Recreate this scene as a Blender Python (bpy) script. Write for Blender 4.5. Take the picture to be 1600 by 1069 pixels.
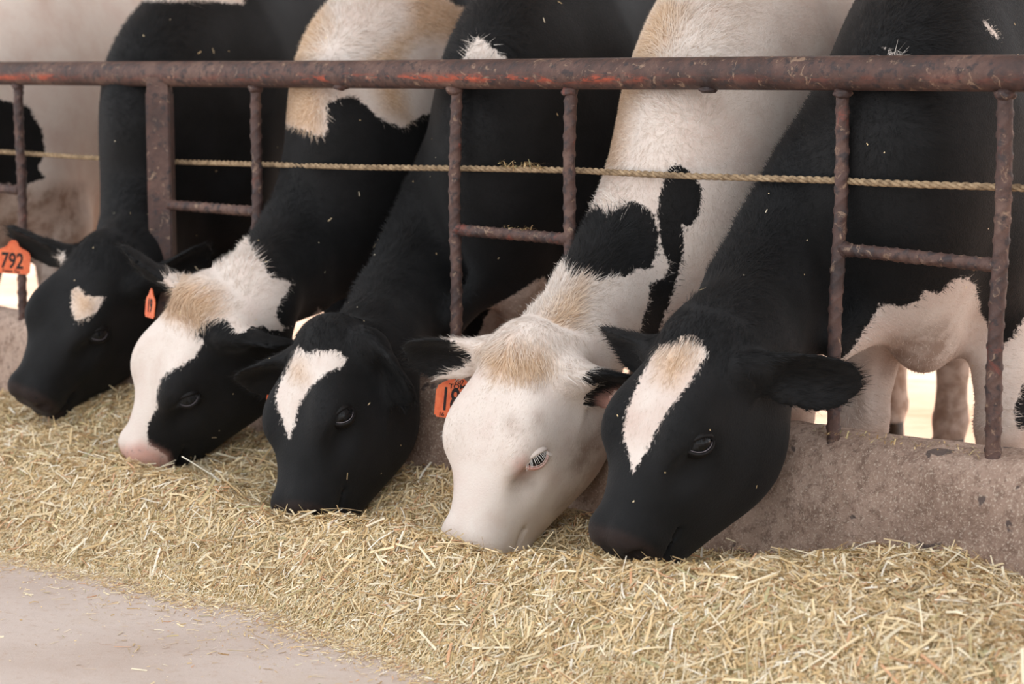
import bpy, bmesh, math, time
import numpy as np
from mathutils import Matrix, Vector

T0 = time.time()
for o in list(bpy.data.objects):
    bpy.data.objects.remove(o)
sc = bpy.context.scene
COL = sc.collection

# ------------------------------------------------------------------ camera, sky, sun, exposure
W, H, FPX = 1600, 1069, 3200.0
CAM_Z = 0.95                               # the lens is level with the top rail
TILT = math.atan(419.5 / FPX)
cam_data = bpy.data.cameras.new('camera')
cam_data.sensor_width = 36.0
cam_data.lens = 36.0 * FPX / W
cam_data.clip_start = 0.05
cam_data.clip_end = 400
cam_data.dof.use_dof = True
cam_data.dof.focus_distance = 3.62
cam_data.dof.aperture_fstop = 4.5
cam = bpy.data.objects.new('camera', cam_data)
COL.objects.link(cam)
cam.location = (0, 0, CAM_Z)
cam.rotation_euler = (math.pi / 2 - TILT, 0, 0)
sc.camera = cam

world = bpy.data.worlds.new('world')
sc.world = world
world.use_nodes = True
wn = world.node_tree.nodes
wn['Background'].inputs[0].default_value = (0.93, 0.96, 1.0, 1)
wn['Background'].inputs[1].default_value = 1.5

sun_d = bpy.data.lights.new('sun', 'SUN')
sun_d.energy = 5.0
sun_d.angle = math.radians(1.0)
sun_d.color = (1.0, 0.96, 0.92)
sun = bpy.data.objects.new('sun', sun_d)
COL.objects.link(sun)
# the sun stands behind the barn, high, and shines towards the camera side
sun.rotation_euler = Vector((-0.42, -0.45, -0.95)).to_track_quat('-Z', 'Y').to_euler()
sun.location = (4, 8, 12)

sc.view_settings.view_transform = 'Standard'
sc.view_settings.look = 'None'
sc.view_settings.gamma = 1.0
sc.view_settings.use_curve_mapping = False
sc.view_settings.exposure = 0.12

# ------------------------------------------------------------------ coordinates
_c, _s = math.cos(TILT), math.sin(TILT)
RC = np.array([[1, 0, 0], [0, -_s, -_c], [0, _c, -_s]])      # right, down, forward


def proj(P):
    q = (np.atleast_2d(P) - [0, 0, CAM_Z]) @ RC.T
    return np.stack([W / 2 + FPX * q[:, 0] / q[:, 2], H / 2 + FPX * q[:, 1] / q[:, 2]], 1), q[:, 2]


def ray_to_y(px, py, Y):
    d = RC.T @ np.array([(px - W / 2) / FPX, (py - H / 2) / FPX, 1.0])
    return np.array([0, 0, CAM_Z]) + d * Y / d[1]


# the fence line: origin, direction along it, normal into the pen
F0 = np.array([0.1145, 3.94])
FE = np.array([0.7235, -0.6903])
FN = np.array([0.6903, 0.7235])
FANG = math.atan2(FE[1], FE[0])


def fp(s, d, z):
    p = F0 + FE * s + FN * d
    return np.array([p[0], p[1], z])


def fpa(s, d, z):
    s, d, z = np.broadcast_arrays(np.asarray(s, float), np.asarray(d, float), np.asarray(z, float))
    return np.stack([F0[0] + FE[0] * s + FN[0] * d, F0[1] + FE[1] * s + FN[1] * d, z], -1)


def sd_of(P):
    q = P[..., :2] - F0
    return q @ FE, q @ FN


def srgb(r, g, b):
    f = lambda c: (c / 255 / 12.92) if c / 255 <= 0.04045 else ((c / 255 + 0.055) / 1.055) ** 2.4
    return (f(r), f(g), f(b), 1.0)


# ------------------------------------------------------------------ mesh helpers
def mesh_from(name, verts, faces, smooth=True):
    me = bpy.data.meshes.new(name)
    me.from_pydata([tuple(v) for v in verts], [], [tuple(f) for f in faces])
    me.update()
    if smooth:
        me.polygons.foreach_set('use_smooth', [True] * len(me.polygons))
    return me


def mesh_np(name, verts, faces, smooth=True):
    """verts (N,3), faces (M,k) arrays, fast path"""
    verts = np.ascontiguousarray(verts, np.float32)
    faces = np.ascontiguousarray(faces, np.int32)
    k = faces.shape[1]
    me = bpy.data.meshes.new(name)
    me.vertices.add(len(verts))
    me.vertices.foreach_set('co', verts.ravel())
    me.loops.add(faces.size)
    me.loops.foreach_set('vertex_index', faces.ravel())
    me.polygons.add(len(faces))
    me.polygons.foreach_set('loop_start', np.arange(0, faces.size, k, dtype=np.int32))
    me.polygons.foreach_set('loop_total', np.full(len(faces), k, np.int32))
    if smooth:
        me.polygons.foreach_set('use_smooth', np.ones(len(faces), bool))
    me.update(calc_edges=True)
    return me


def add_obj(name, me, mat=None, parent=None, loc=None):
    o = bpy.data.objects.new(name, me)
    COL.objects.link(o)
    if mat is not None:
        me.materials.append(mat)
    if parent is not None:
        o.parent = parent
    if loc is not None:
        o.location = loc
    return o


def tag(o, label=None, cat=None, group=None, kind=None):
    if label: o['label'] = label
    if cat: o['category'] = cat
    if group: o['group'] = group
    if kind: o['kind'] = kind
    return o


def attr(me, name, data, typ='FLOAT'):
    a = me.attributes.new(name, typ, 'POINT')
    if typ == 'FLOAT':
        a.data.foreach_set('value', np.ascontiguousarray(data, np.float32))
    elif typ == 'FLOAT_COLOR':
        a.data.foreach_set('color', np.ascontiguousarray(data, np.float32).ravel())


def tube_mesh(pts, rad, seg=16, cap=True, rib=None):
    """rings along a path; rad scalar/array; rib(angle array, arc length) -> radius offset"""
    pts = np.asarray(pts, float)
    n = len(pts)
    rad = np.broadcast_to(rad, n)
    tan = np.gradient(pts, axis=0)
    tan /= np.linalg.norm(tan, axis=1)[:, None]
    ref = np.array([0, 0, 1.0]) if abs(tan[0][2]) < 0.9 else np.array([FN[0], FN[1], 0])
    a1 = np.cross(tan, ref); a1 /= np.linalg.norm(a1, axis=1)[:, None]
    a2 = np.cross(a1, tan)
    L = np.r_[0, np.cumsum(np.linalg.norm(np.diff(pts, axis=0), axis=1))]
    th = np.linspace(0, 2 * np.pi, seg, endpoint=False)
    V = np.empty((n, seg, 3))
    for i in range(n):
        r = rad[i] + (rib(th, L[i]) if rib else 0)
        V[i] = pts[i] + np.outer(np.cos(th) * r, a1[i]) + np.outer(np.sin(th) * r, a2[i])
    V = V.reshape(-1, 3)
    F = []
    for i in range(n - 1):
        for j in range(seg):
            k = (j + 1) % seg
            F.append((i * seg + j, i * seg + k, (i + 1) * seg + k, (i + 1) * seg + j))
    if cap:
        F.append(tuple(range(seg - 1, -1, -1)))
        F.append(tuple((n - 1) * seg + j for j in range(seg)))
    return V, F


# cheap value noise in numpy
_rs = np.random.RandomState(7)
_NT = _rs.rand(64, 64, 64).astype(np.float32)


def vnoise(p):
    p = np.asarray(p, float)
    i = np.floor(p).astype(int); f = p - i
    f = f * f * (3 - 2 * f)
    i0 = i & 63; i1 = (i + 1) & 63
    g = lambda a, b, c: _NT[a, b, c]
    x0, y0, z0 = i0[..., 0], i0[..., 1], i0[..., 2]
    x1, y1, z1 = i1[..., 0], i1[..., 1], i1[..., 2]
    fx, fy, fz = f[..., 0], f[..., 1], f[..., 2]
    a = g(x0, y0, z0) * (1 - fx) + g(x1, y0, z0) * fx
    b = g(x0, y1, z0) * (1 - fx) + g(x1, y1, z0) * fx
    c = g(x0, y0, z1) * (1 - fx) + g(x1, y0, z1) * fx
    d = g(x0, y1, z1) * (1 - fx) + g(x1, y1, z1) * fx
    return ((a * (1 - fy) + b * fy) * (1 - fz) + (c * (1 - fy) + d * fy) * fz) * 2 - 1


# ------------------------------------------------------------------ material helpers
class NT:
    def __init__(self, name):
        self.m = bpy.data.materials.new(name)
        self.m.use_nodes = True
        self.t = self.m.node_tree
        self.n = self.t.nodes
        self.bsdf = self.n['Principled BSDF']

    def node(self, typ, **kw):
        x = self.n.new(typ)
        for k, v in kw.items():
            setattr(x, k, v)
        return x

    def link(self, a, b):
        self.t.links.new(a, b)

    def setv(self, sock, v):
        if hasattr(v, 'is_output') or isinstance(v, bpy.types.NodeSocket):
            self.link(v, sock)
        else:
            sock.default_value = v

    def coord(self, scale=(1, 1, 1), out='Object', rot=(0, 0, 0)):
        tc = self.node('ShaderNodeTexCoord')
        mp = self.node('ShaderNodeMapping')
        mp.inputs['Scale'].default_value = scale
        mp.inputs['Rotation'].default_value = rot
        self.link(tc.outputs[out], mp.inputs['Vector'])
        return mp.outputs[0]

    def noise(self, vec, scale, detail=4, rough=0.55, dist=0.0):
        x = self.node('ShaderNodeTexNoise')
        x.inputs['Scale'].default_value = scale
        x.inputs['Detail'].default_value = detail
        x.inputs['Roughness'].default_value = rough
        x.inputs['Distortion'].default_value = dist
        if vec is not None:
            self.link(vec, x.inputs['Vector'])
        return x.outputs['Fac']

    def ramp(self, fac, stops, interp='LINEAR'):
        x = self.node('ShaderNodeValToRGB')
        x.color_ramp.interpolation = interp
        els = x.color_ramp.elements
        while len(els) < len(stops):
            els.new(0.5)
        for e, (p, c) in zip(els, stops):
            e.position = p
            e.color = c if len(c) == 4 else (*c, 1)
        self.setv(x.inputs[0], fac)
        return x.outputs[0]

    def mix(self, fac, a, b, mode='MIX'):
        x = self.node('ShaderNodeMix', data_type='RGBA', blend_type=mode)
        self.setv(x.inputs[0], fac)
        self.setv(x.inputs[6], a)
        self.setv(x.inputs[7], b)
        return x.outputs[2]

    def math(self, op, a, b=0.0, c=0.0, clamp=False):
        x = self.node('ShaderNodeMath', operation=op)
        x.use_clamp = clamp
        self.setv(x.inputs[0], a)
        self.setv(x.inputs[1], b)
        self.setv(x.inputs[2], c)
        return x.outputs[0]

    def step(self, v, lo, hi):
        x = self.node('ShaderNodeMapRange')
        x.interpolation_type = 'SMOOTHSTEP'
        self.setv(x.inputs[0], v)
        x.inputs[1].default_value = lo
        x.inputs[2].default_value = hi
        return x.outputs[0]

    def attr(self, name):
        x = self.node('ShaderNodeAttribute', attribute_name=name)
        return x

    def bump(self, h, strength, dist=0.01):
        x = self.node('ShaderNodeBump')
        x.inputs['Strength'].default_value = strength
        x.inputs['Distance'].default_value = dist
        self.link(h, x.inputs['Height'])
        self.link(x.outputs[0], self.bsdf.inputs['Normal'])

    def out(self, col=None, rough=None, spec=None):
        if col is not None: self.setv(self.bsdf.inputs['Base Color'], col)
        if rough is not None: self.setv(self.bsdf.inputs['Roughness'], rough)
        if spec is not None: self.setv(self.bsdf.inputs['Specular IOR Level'], spec)
        return self.m


g1 = lambda v: (v, v, v, 1)

# rusty steel of the fence: brown oxide, scuffs, leftovers of orange paint
def rust_material(name, paint):
    m = NT(name)
    v = m.coord()
    n1 = m.noise(v, 9, 6, 0.65)
    n2 = m.noise(v, 60, 4, 0.6)
    base = m.ramp(n1, [(0.32, srgb(54, 43, 41)), (0.5, srgb(88, 66, 60)), (0.66, srgb(114, 90, 80))])
    base = m.mix(m.step(n2, 0.48, 0.66), base, srgb(62, 53, 53))
    # pale scuffs running across
    v2 = m.coord((1, 1, 1), rot=(0.4, 0.9, 0.3))
    n3 = m.noise(v2, 38, 5, 0.7, 1.2)
    base = m.mix(m.math('MULTIPLY', m.step(n3, 0.57, 0.68), 0.6), base, srgb(172, 144, 120))
    n4 = m.noise(v, 14, 5, 0.7, 0.6)
    if paint:
        a = m.attr('paint').outputs['Fac']
        n5 = m.noise(m.coord((2, 2, 8)), 7, 6, 0.7, 0.4)
        k = m.math('MULTIPLY', a, m.step(n5, 0.47, 0.56))
        base = m.mix(m.math('MULTIPLY', k, 0.85), base, m.ramp(n2, [(0.3, srgb(150, 66, 48)), (0.7, srgb(208, 98, 66))]))
    else:
        base = m.mix(m.math('MULTIPLY', m.step(n4, 0.60, 0.70), 0.55), base, srgb(142, 72, 58))
    m.bump(m.math('ADD', n2, m.math('MULTIPLY', n1, 0.5)), 0.8, 0.003)
    return m.out(base, m.ramp(n1, [(0.3, g1(0.5)), (0.7, g1(0.72))]), 0.35)


MAT_RAIL = rust_material('rusty_rail_steel', True)
MAT_BAR = rust_material('rusty_bar_steel', False)

m = NT('rope_fibre')
n1 = m.noise(m.coord(), 90, 4)
m.bump(m.noise(m.coord(), 400, 2), 0.5, 0.001)
MAT_ROPE = m.out(m.ramp(n1, [(0.3, srgb(112, 94, 74)), (0.6, srgb(172, 148, 118)), (0.8, srgb(196, 176, 146))]), 0.85, 0.1)

m = NT('feed_alley_concrete')
v = m.coord()
n1 = m.noise(v, 2.2, 6, 0.6)
n2 = m.noise(v, 45, 6, 0.75)
n3 = m.noise(v, 300, 3, 0.7)
c = m.ramp(n1, [(0.3, srgb(196, 178, 166)), (0.55, srgb(212, 197, 187)), (0.75, srgb(204, 186, 170))])
c = m.mix(m.math('MULTIPLY', m.step(n2, 0.52, 0.68), 0.45), c, srgb(188, 160, 138))
c = m.mix(m.math('MULTIPLY', m.step(n3, 0.58, 0.7), 0.5), c, srgb(226, 216, 206))
m.bump(m.math('ADD', n2, m.math('MULTIPLY', n3, 0.4)), 0.35, 0.006)
MAT_FLOOR = m.out(c, 0.85, 0.25)

m = NT('worn_curb_concrete')
v = m.coord()
n1 = m.noise(v, 3.5, 6, 0.65)
n2 = m.noise(v, 55, 6, 0.75)
n3 = m.noise(v, 240, 4, 0.7)
n4 = m.noise(v, 17, 3, 0.5, 0.3)
c = m.ramp(n1, [(0.30, srgb(136, 113, 99)), (0.5, srgb(176, 150, 134)), (0.68, srgb(210, 184, 168))])
c = m.mix(m.math('MULTIPLY', m.step(n2, 0.47, 0.62), 0.65), c, srgb(118, 95, 83))
c = m.mix(m.math('MULTIPLY', m.step(n3, 0.53, 0.64), 0.65), c, srgb(222, 204, 186))
c = m.mix(m.math('MULTIPLY', m.step(n4, 0.655, 0.685), 0.8), c, srgb(78, 70, 70))
m.bump(m.math('ADD', n2, m.math('MULTIPLY', n3, 0.5)), 0.8, 0.006)
MAT_CURB = m.out(c, 0.88, 0.2)

m = NT('sunlit_yard_dirt')
v = m.coord()
n1 = m.noise(v, 1.3, 6, 0.65)
n2 = m.noise(m.coord((0.35, 1.0, 1)), 9, 5, 0.65)
c = m.ramp(n1, [(0.3, srgb(210, 170, 144)), (0.55, srgb(228, 198, 176)), (0.75, srgb(240, 220, 204))])
c = m.mix(m.math('MULTIPLY', m.step(n2, 0.52, 0.66), 0.6), c, srgb(202, 152, 124))
m.bump(n2, 0.6, 0.03)
MAT_YARD = m.out(c, 0.95, 0.1)

m = NT('galvanised_roof_sheet')
n1 = m.noise(m.coord(), 3, 4)
MAT_ROOF = m.out(m.ramp(n1, [(0.3, srgb(150, 146, 142)), (0.7, srgb(178, 172, 166))]), 0.6, 0.4)

m = NT('straw_bed')
v = m.coord()
n1 = m.noise(v, 30, 6, 0.7)
n2 = m.noise(m.coord((1, 0.25, 1), rot=(0, 0, 0.6)), 160, 4, 0.7)
c = m.ramp(n1, [(0.3, srgb(150, 126, 86)), (0.5, srgb(192, 166, 116)), (0.7, srgb(214, 190, 140))])
c = m.mix(m.step(n2, 0.45, 0.62), c, srgb(222, 202, 156))
m.bump(m.math('ADD', n1, n2), 1.0, 0.01)
MAT_BED = m.out(c, 0.9, 0.1)

m = NT('chopped_straw')
a = m.attr('tint')
MAT_STRAW = m.out(a.outputs['Color'], 0.62, 0.3)
m.bsdf.inputs['Subsurface Weight'].default_value = 0.0

# coat: one material for every animal; which hair is white, tan or soiled is stored on the skin
def coat_material(name, strands):
    m = NT(name)
    wt = m.attr('white').outputs['Fac']
    tn = m.attr('tan').outputs['Fac']
    pk = m.attr('pink').outputs['Fac']
    dt = m.attr('dirt').outputs['Fac']
    v = m.coord()
    if strands:
        rnd = m.attr('rnd').outputs['Fac']
        k = m.step(wt, -0.002, 0.002)
        white = m.mix(rnd, srgb(206, 190, 176), srgb(238, 230, 222))
        black = m.mix(rnd, srgb(18, 18, 18), srgb(36, 36, 37))
        tan = m.mix(rnd, srgb(186, 146, 106), srgb(226, 196, 160))
    else:
        nz = m.noise(v, 140, 4, 0.65)
        n5 = m.noise(v, 28, 3, 0.5)
        d = m.math('ADD', wt, m.math('MULTIPLY', m.math('SUBTRACT', nz, 0.5), 0.022))
        d = m.math('ADD', d, m.math('MULTIPLY', m.math('SUBTRACT', n5, 0.5), 0.012))
        k = m.step(d, -0.0025, 0.0025)
        nw = m.noise(v, 6, 5, 0.6)
        white = m.ramp(nw, [(0.3, srgb(214, 192, 180)), (0.55, srgb(230, 218, 208)), (0.75, srgb(224, 206, 196))])
        nb = m.noise(v, 9, 4, 0.6)
        black = m.ramp(nb, [(0.35, srgb(22, 22, 22)), (0.7, srgb(32, 32, 33))])
        tan = m.ramp(nz, [(0.35, srgb(188, 148, 112)), (0.7, srgb(222, 190, 156))])
    white = m.mix(m.math('MULTIPLY', tn, 0.85), white, tan)
    if not strands:
        nd = m.noise(v, 26, 5, 0.6)
        dk = m.math('MULTIPLY', dt, m.math('ADD', 0.4, m.math('MULTIPLY', 0.6, m.step(nd, 0.35, 0.65))))
        white = m.mix(m.math('MULTIPLY', dk, 0.75), white, srgb(132, 104, 84))
        col = m.mix(k, black, white)
        col = m.mix(m.math('MULTIPLY', pk, 0.85), col, m.ramp(m.noise(v, 60, 4, 0.6), [(0.4, srgb(208, 156, 140)), (0.6, srgb(196, 150, 138)), (0.72, srgb(110, 84, 78))]))
        m.bump(m.noise(v, 260, 3, 0.6), 0.35, 0.003)
    else:
        white = m.mix(m.math('MULTIPLY', dt, 0.7), white, srgb(140, 114, 94))
        col = m.mix(k, black, white)
    m.bsdf.inputs['Sheen Weight'].default_value = 0.04
    m.bsdf.inputs['Sheen Roughness'].default_value = 0.5
    return m.out(col, 0.66, 0.14)


MAT_COAT = coat_material('cow_hide', False)
MAT_FUR = coat_material('cow_hair', True)

m = NT('wet_eye')
MAT_EYE = m.out((0.004, 0.005, 0.006, 1), 0.12, 0.35)
m = NT('eye_white')
MAT_EYEWHITE = m.out(srgb(196, 170, 164), 0.25, 0.5)
m = NT('dark_eyelid')
MAT_LID_DARK = m.out(srgb(24, 22, 22), 0.5, 0.2)
m = NT('pink_eyelid')
MAT_LID_PINK = m.out(m.ramp(m.noise(m.coord(), 120, 3), [(0.35, srgb(196, 140, 128)), (0.6, srgb(222, 190, 176))]), 0.5, 0.4)
m = NT('pale_eyelid')
MAT_LID_PALE = m.out(srgb(226, 212, 202), 0.6, 0.3)
m = NT('waterline')
MAT_WATERLINE = m.out(srgb(120, 112, 116), 0.2, 0.6)
m = NT('dark_hair')
MAT_DARKHAIR = m.out(srgb(24, 22, 22), 0.5, 0.3)
m = NT('pale_hair')
MAT_PALEHAIR = m.out(srgb(226, 220, 212), 0.5, 0.3)
m = NT('orange_tag_plastic')
n1 = m.noise(m.coord(), 60, 4)
MAT_TAG = m.out(m.ramp(n1, [(0.35, srgb(222, 96, 52)), (0.7, srgb(240, 128, 78))]), 0.45, 0.4)
m = NT('black_print')
MAT_PRINT = m.out(srgb(38, 30, 30), 0.6, 0.3)
m = NT('hoof_horn')
MAT_HOOF = m.out(m.ramp(m.noise(m.coord(), 30, 4), [(0.35, srgb(52, 44, 38)), (0.7, srgb(92, 78, 66))]), 0.6, 0.3)
m = NT('wet_nose')
MAT_NOSE = m.out(srgb(34, 30, 30), 0.35, 0.4)

# ------------------------------------------------------------------ the setting
# floor of the feed alley
def grid_sd(name, s0, s1, d0, d1, ns, nd, zf, mat):
    S, D = np.meshgrid(np.linspace(s0, s1, ns), np.linspace(d0, d1, nd), indexing='ij')
    V = fpa(S, D, zf(S, D)).reshape(-1, 3)
    i, j = np.meshgrid(np.arange(ns - 1), np.arange(nd - 1), indexing='ij')
    a = (i * nd + j).ravel()
    F = np.stack([a, a + nd, a + nd + 1, a + 1], 1)
    return mesh_np(name, V, F)


o = add_obj('floor', grid_sd('floor', -9, 9, -9, -0.10, 2, 2, lambda s, d: s * 0.0, MAT_FLOOR), MAT_FLOOR)
tag(o, 'pale dusty concrete floor of the feed alley', kind='structure')

PEN_Z = -0.03
o = add_obj('yard_ground', grid_sd('yard_ground', -40, 40, 0.10, 70, 120, 120,
            lambda s, d: PEN_Z + 0.012 * vnoise(np.stack([s * 1.3, d * 1.3, s * 0], -1)), MAT_YARD), MAT_YARD)
tag(o, 'sunlit pale orange dirt ground of the pen', kind='structure')

# curb: sloped worn face, rounded top, back dropping to the pen
prof = np.array([(-0.108, -0.02), (-0.102, 0.05), (-0.096, 0.10), (-0.090, 0.15), (-0.082, 0.20), (-0.074, 0.24),
                 (-0.066, 0.275), (-0.055, 0.305), (-0.034, 0.324), (0.0, 0.332), (0.04, 0.334), (0.075, 0.325),
                 (0.095, 0.30), (0.10, 0.25), (0.105, 0.1), (0.11, -0.06)])
t = np.linspace(0, len(prof) - 1, 46)
pd = np.interp(t, np.arange(len(prof)), prof[:, 0]); pz = np.interp(t, np.arange(len(prof)), prof[:, 1])
ns = 720
S = np.linspace(-6.0, 4.4, ns)[:, None] + 0 * pd[None]
D = pd[None] + 0 * S; Z = pz[None] + 0 * S
nn = vnoise(np.stack([S * 9, D * 9, Z * 9], -1)) * 0.006 + vnoise(np.stack([S * 31, D * 31, Z * 31], -1)) * 0.003
amp = np.clip(1 - np.abs(t - 13) / 30, 0.4, 1)[None]
D = D - nn * 0.8 * amp; Z = Z + nn * amp + 0.006 * vnoise(np.stack([S * 2.2, S * 0, S * 0], -1))
V = fpa(S, D, Z).reshape(-1, 3); nd = len(t)
i, j = np.meshgrid(np.arange(ns - 1), np.arange(nd - 1), indexing='ij')
a = (i * nd + j).ravel()
o = add_obj('feed_curb', mesh_np('feed_curb', V, np.stack([a, a + nd, a + nd + 1, a + 1], 1)), MAT_CURB)
tag(o, 'worn brown concrete curb with sloped stained face under the fence', kind='structure')

# roof over the stalls (above the frame): keeps the sun off the animals
ROOF = [(-12, -0.45, 3.1), (12, -0.45, 3.1), (12, 3.95, 3.6), (-12, 3.95, 3.6)]
V = [fp(*p) for p in ROOF] + [fp(p[0], p[1], p[2] + 0.06) for p in ROOF]
F = [(0, 1, 2, 3), (7, 6, 5, 4), (0, 4, 5, 1), (1, 5, 6, 2), (2, 6, 7, 3), (3, 7, 4, 0)]
o = add_obj('barn_roof', mesh_from('barn_roof', V, F, False), MAT_ROOF)
tag(o, 'sheet metal barn roof above the feeding cows', kind='structure')

# ------------------------------------------------------------------ fence
fence = bpy.data.objects.new('feed_fence', None)
COL.objects.link(fence)
fence.location = fp(-0.5, 0, 0.33)
FL = np.array(fence.location)
tag(fence, 'rusty brown steel feed fence of round rail, ribbed bars and rungs', 'fence')

RAIL_Z, RAIL_R = 0.9495, 0.0295
ss = np.linspace(-6.0, 4.4, 420)
pts = fpa(ss, 0.0, RAIL_Z + 0.0012 * np.sin(ss * 2.3))
V, F = tube_mesh(pts - FL, RAIL_R, 40)
me = mesh_from('top_rail', V, F)
thv = np.arctan2(V[:, 2] + FL[2] - RAIL_Z, ((V[:, :2] + FL[:2]) - F0) @ FN)      # angle round the rail: front is pi
ang = np.degrees(np.arctan2(np.sin(thv - np.pi), np.cos(thv - np.pi)))
sv = ((V[:, :2] + FL[:2]) - F0) @ FE
paint = np.exp(-((ang - 18) / 14.0) ** 2) * np.clip(0.15 + 1.25 * np.clip(vnoise(np.stack([sv * 2.1 + 3, sv * 0, sv * 0], -1)) * 1.6 + 0.25, 0, 1), 0, 1)
attr(me, 'paint', paint)
add_obj('top_rail', me, MAT_RAIL, fence)


def rib_fn(r_amp, pitch, phase):
    def f(th, L):
        a = th * 1.0 + phase
        ridge = 1.4 * np.clip(np.cos(2 * a + 2 * np.pi * L / pitch), 0, 1) ** 5
        seam = np.clip(np.cos(a - 2 * np.pi * L / 0.33), 0, 1) ** 40
        return r_amp * ridge + 0.0016 * seam
    return f


_wob = np.random.RandomState(3)


def ribbed(name, p0, p1, r, pitch=0.034, wob=0.0022):
    n = max(24, int(np.linalg.norm(p1 - p0) / 0.0024))
    u = np.linspace(0, 1, n)[:, None]
    pts = p0 * (1 - u) + p1 * u
    ph = _wob.rand() * 6
    pts[:, 0] += (wob * np.sin(u[:, 0] * 9 + ph)); pts[:, 1] += wob * np.cos(u[:, 0] * 7 + ph)
    V, F = tube_mesh(pts - FL, r, 18, True, rib_fn(0.0016, pitch, ph))
    return add_obj(name, mesh_from(name, V, F), MAT_BAR, fence)


def weld(p, r):
    bm = bmesh.new()
    bmesh.ops.create_icosphere(bm, subdivisions=3, radius=1)
    for v in bm.verts:
        k = 1 + 0.22 * float(vnoise(np.array(v.co) * 2.3 + p * 9))
        v.co = Vector((v.co.x * r[0] * k, v.co.y * r[0] * k, v.co.z * r[1] * k)) + Vector(p - FL)
    me = bpy.data.meshes.new('weld'); bm.to_mesh(me); bm.free()
    me.polygons.foreach_set('use_smooth', [True] * len(me.polygons))
    return add_obj('weld', me, MAT_BAR, fence)


BARS = [(-1.889, -1.858, 0.315), (-0.943, -0.930, 0.315), (-0.315, -0.291, 0.31), (-0.001, 0.012, 0.31),
        (0.622, 0.632, 0.312), (0.934, 0.943, 0.300), (1.56, 1.57, 0.31), (1.875, 1.88, 0.31), (-2.19, -2.18, 0.315), (-2.81, -2.80, 0.315), (-3.12, -3.11, 0.315)]
for sa, sb, zb in BARS:
    ribbed('bar', fp(sa, 0, 0.925), fp(sb, -0.028, zb), 0.0112 if sa < 0.9 else 0.0126)
    weld(fp(sa, -0.004, 0.917), (0.0165, 0.011))
for a0, a1, z0, z1 in [(-2.183, -1.884, 0.657, 0.655), (-1.262, -0.936, 0.645, 0.644), (-0.307, 0.005, 0.637, 0.634),
                       (0.626, 0.939, 0.652, 0.643), (1.565, 1.872, 0.645, 0.645), (-3.115, -2.805, 0.65, 0.65)]:
    ribbed('rung', fp(a0, -0.010, z0), fp(a1, -0.010, z1), 0.0108, 0.022)
    weld(fp(a0 + 0.010, -0.010, z0), (0.0145, 0.0135)); weld(fp(a1 - 0.010, -0.010, z1), (0.0145, 0.0135))
for sx in (-0.655, 0.335):                                     # old weld stubs under the rail
    weld(fp(sx, -0.006, 0.921), (0.017, 0.007))

# square post
bm = bmesh.new()
bmesh.ops.create_cube(bm, size=1)
bmesh.ops.bevel(bm, geom=list(bm.edges), offset=0.06, segments=3, affect='EDGES')
Mx = Matrix.Translation(Vector(fp(-1.285, -0.012, 0.622) - FL)) @ Matrix.Rotation(-0.04, 4, 'Z') @ Matrix.Diagonal((0.056, 0.056, 0.640, 1))
bmesh.ops.transform(bm, matrix=Mx, verts=bm.verts)
me = bpy.data.meshes.new('post'); bm.to_mesh(me); bm.free()
add_obj('post', me, MAT_BAR, fence)

# rope strung behind the bars
rope = bpy.data.objects.new('rope', None)
COL.objects.link(rope)
rope.location = fp(-0.5, 0.03, 0.75)
RL = np.array(rope.location)
tag(rope, 'thin twisted tan fibre rope strung through the fence below the rail', 'rope')
ks = [-3.0, -1.988, -1.62, -1.29, -0.94, -0.62, -0.31, 0.0, 0.15, 0.30, 0.622, 0.68, 0.76, 0.94, 1.1, 2.4]
kz = [0.752, 0.748, 0.744, 0.742, 0.748, 0.752, 0.759, 0.765, 0.765, 0.765, 0.768, 0.768, 0.768, 0.768, 0.767, 0.766]
kd = [0.028, 0.026, 0.026, 0.052, 0.026, 0.012, 0.026, 0.024, 0.0, -0.004, 0.008, -0.014, -0.012, 0.018, 0.026, 0.026]
ss = np.arange(-4.2, 3.2, 0.0045)
rz = np.interp(ss, ks, kz); rd = np.interp(ss, ks, kd)
ker = np.ones(15) / 15
rz = np.convolve(np.pad(rz, 7, mode='edge'), ker, 'valid'); rd = np.convolve(np.pad(rd, 7, mode='edge'), ker, 'valid')
core = fpa(ss, rd, rz)
for q in range(3):
    ph = ss / 0.052 * 2 * np.pi + q * 2 * np.pi / 3
    off = np.stack([FN[0] * np.cos(ph), FN[1] * np.cos(ph), np.sin(ph)], 1) * 0.0031
    V, F = tube_mesh(core + off - RL, 0.0034, 8)
    add_obj('strand', mesh_from('strand', V, F), MAT_ROPE, rope)

# ------------------------------------------------------------------ straw bed
hcs = np.array([(-2.8, .13), (-1.88, 0.130), (-1.49, 0.165), (-1.33, 0.214), (-1.09, 0.188), (-0.86, 0.168), (-0.44, 0.124), (-0.25, 0.159), (0.06, 0.120), (0.25, 0.101), (0.45, 0.102), (0.54, 0.103), (0.65, 0.133), (0.74, 0.158), (0.87, 0.179), (0.97, 0.168), (1.04, 0.159), (1.6, .13)])
trs = np.array([(-2.6, .12), (-1.5, .15), (-1.25, .145), (-.95, .105), (-.62, .115), (-.38, .062), (-.20, .085), (-.02, .068), (.18, .075),
                (.36, .10), (.55, .125), (.7, .155), (.85, .185), (1.0, .18), (1.5, .15)])
crs = np.array([(-2.6, .11), (-1.5, .115), (-1.1, .125), (-0.66, 0.150), (-0.30, 0.109), (-0.09, 0.148), (0.09, 0.148), (0.17, 0.126), (0.36, 0.158), (0.50, 0.158), (0.73, 0.199), (0.85, 0.200), (1.0, .17), (1.5, .16)])


def cat(xs, ys, x):
    return np.interp(x, xs, ys)


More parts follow.
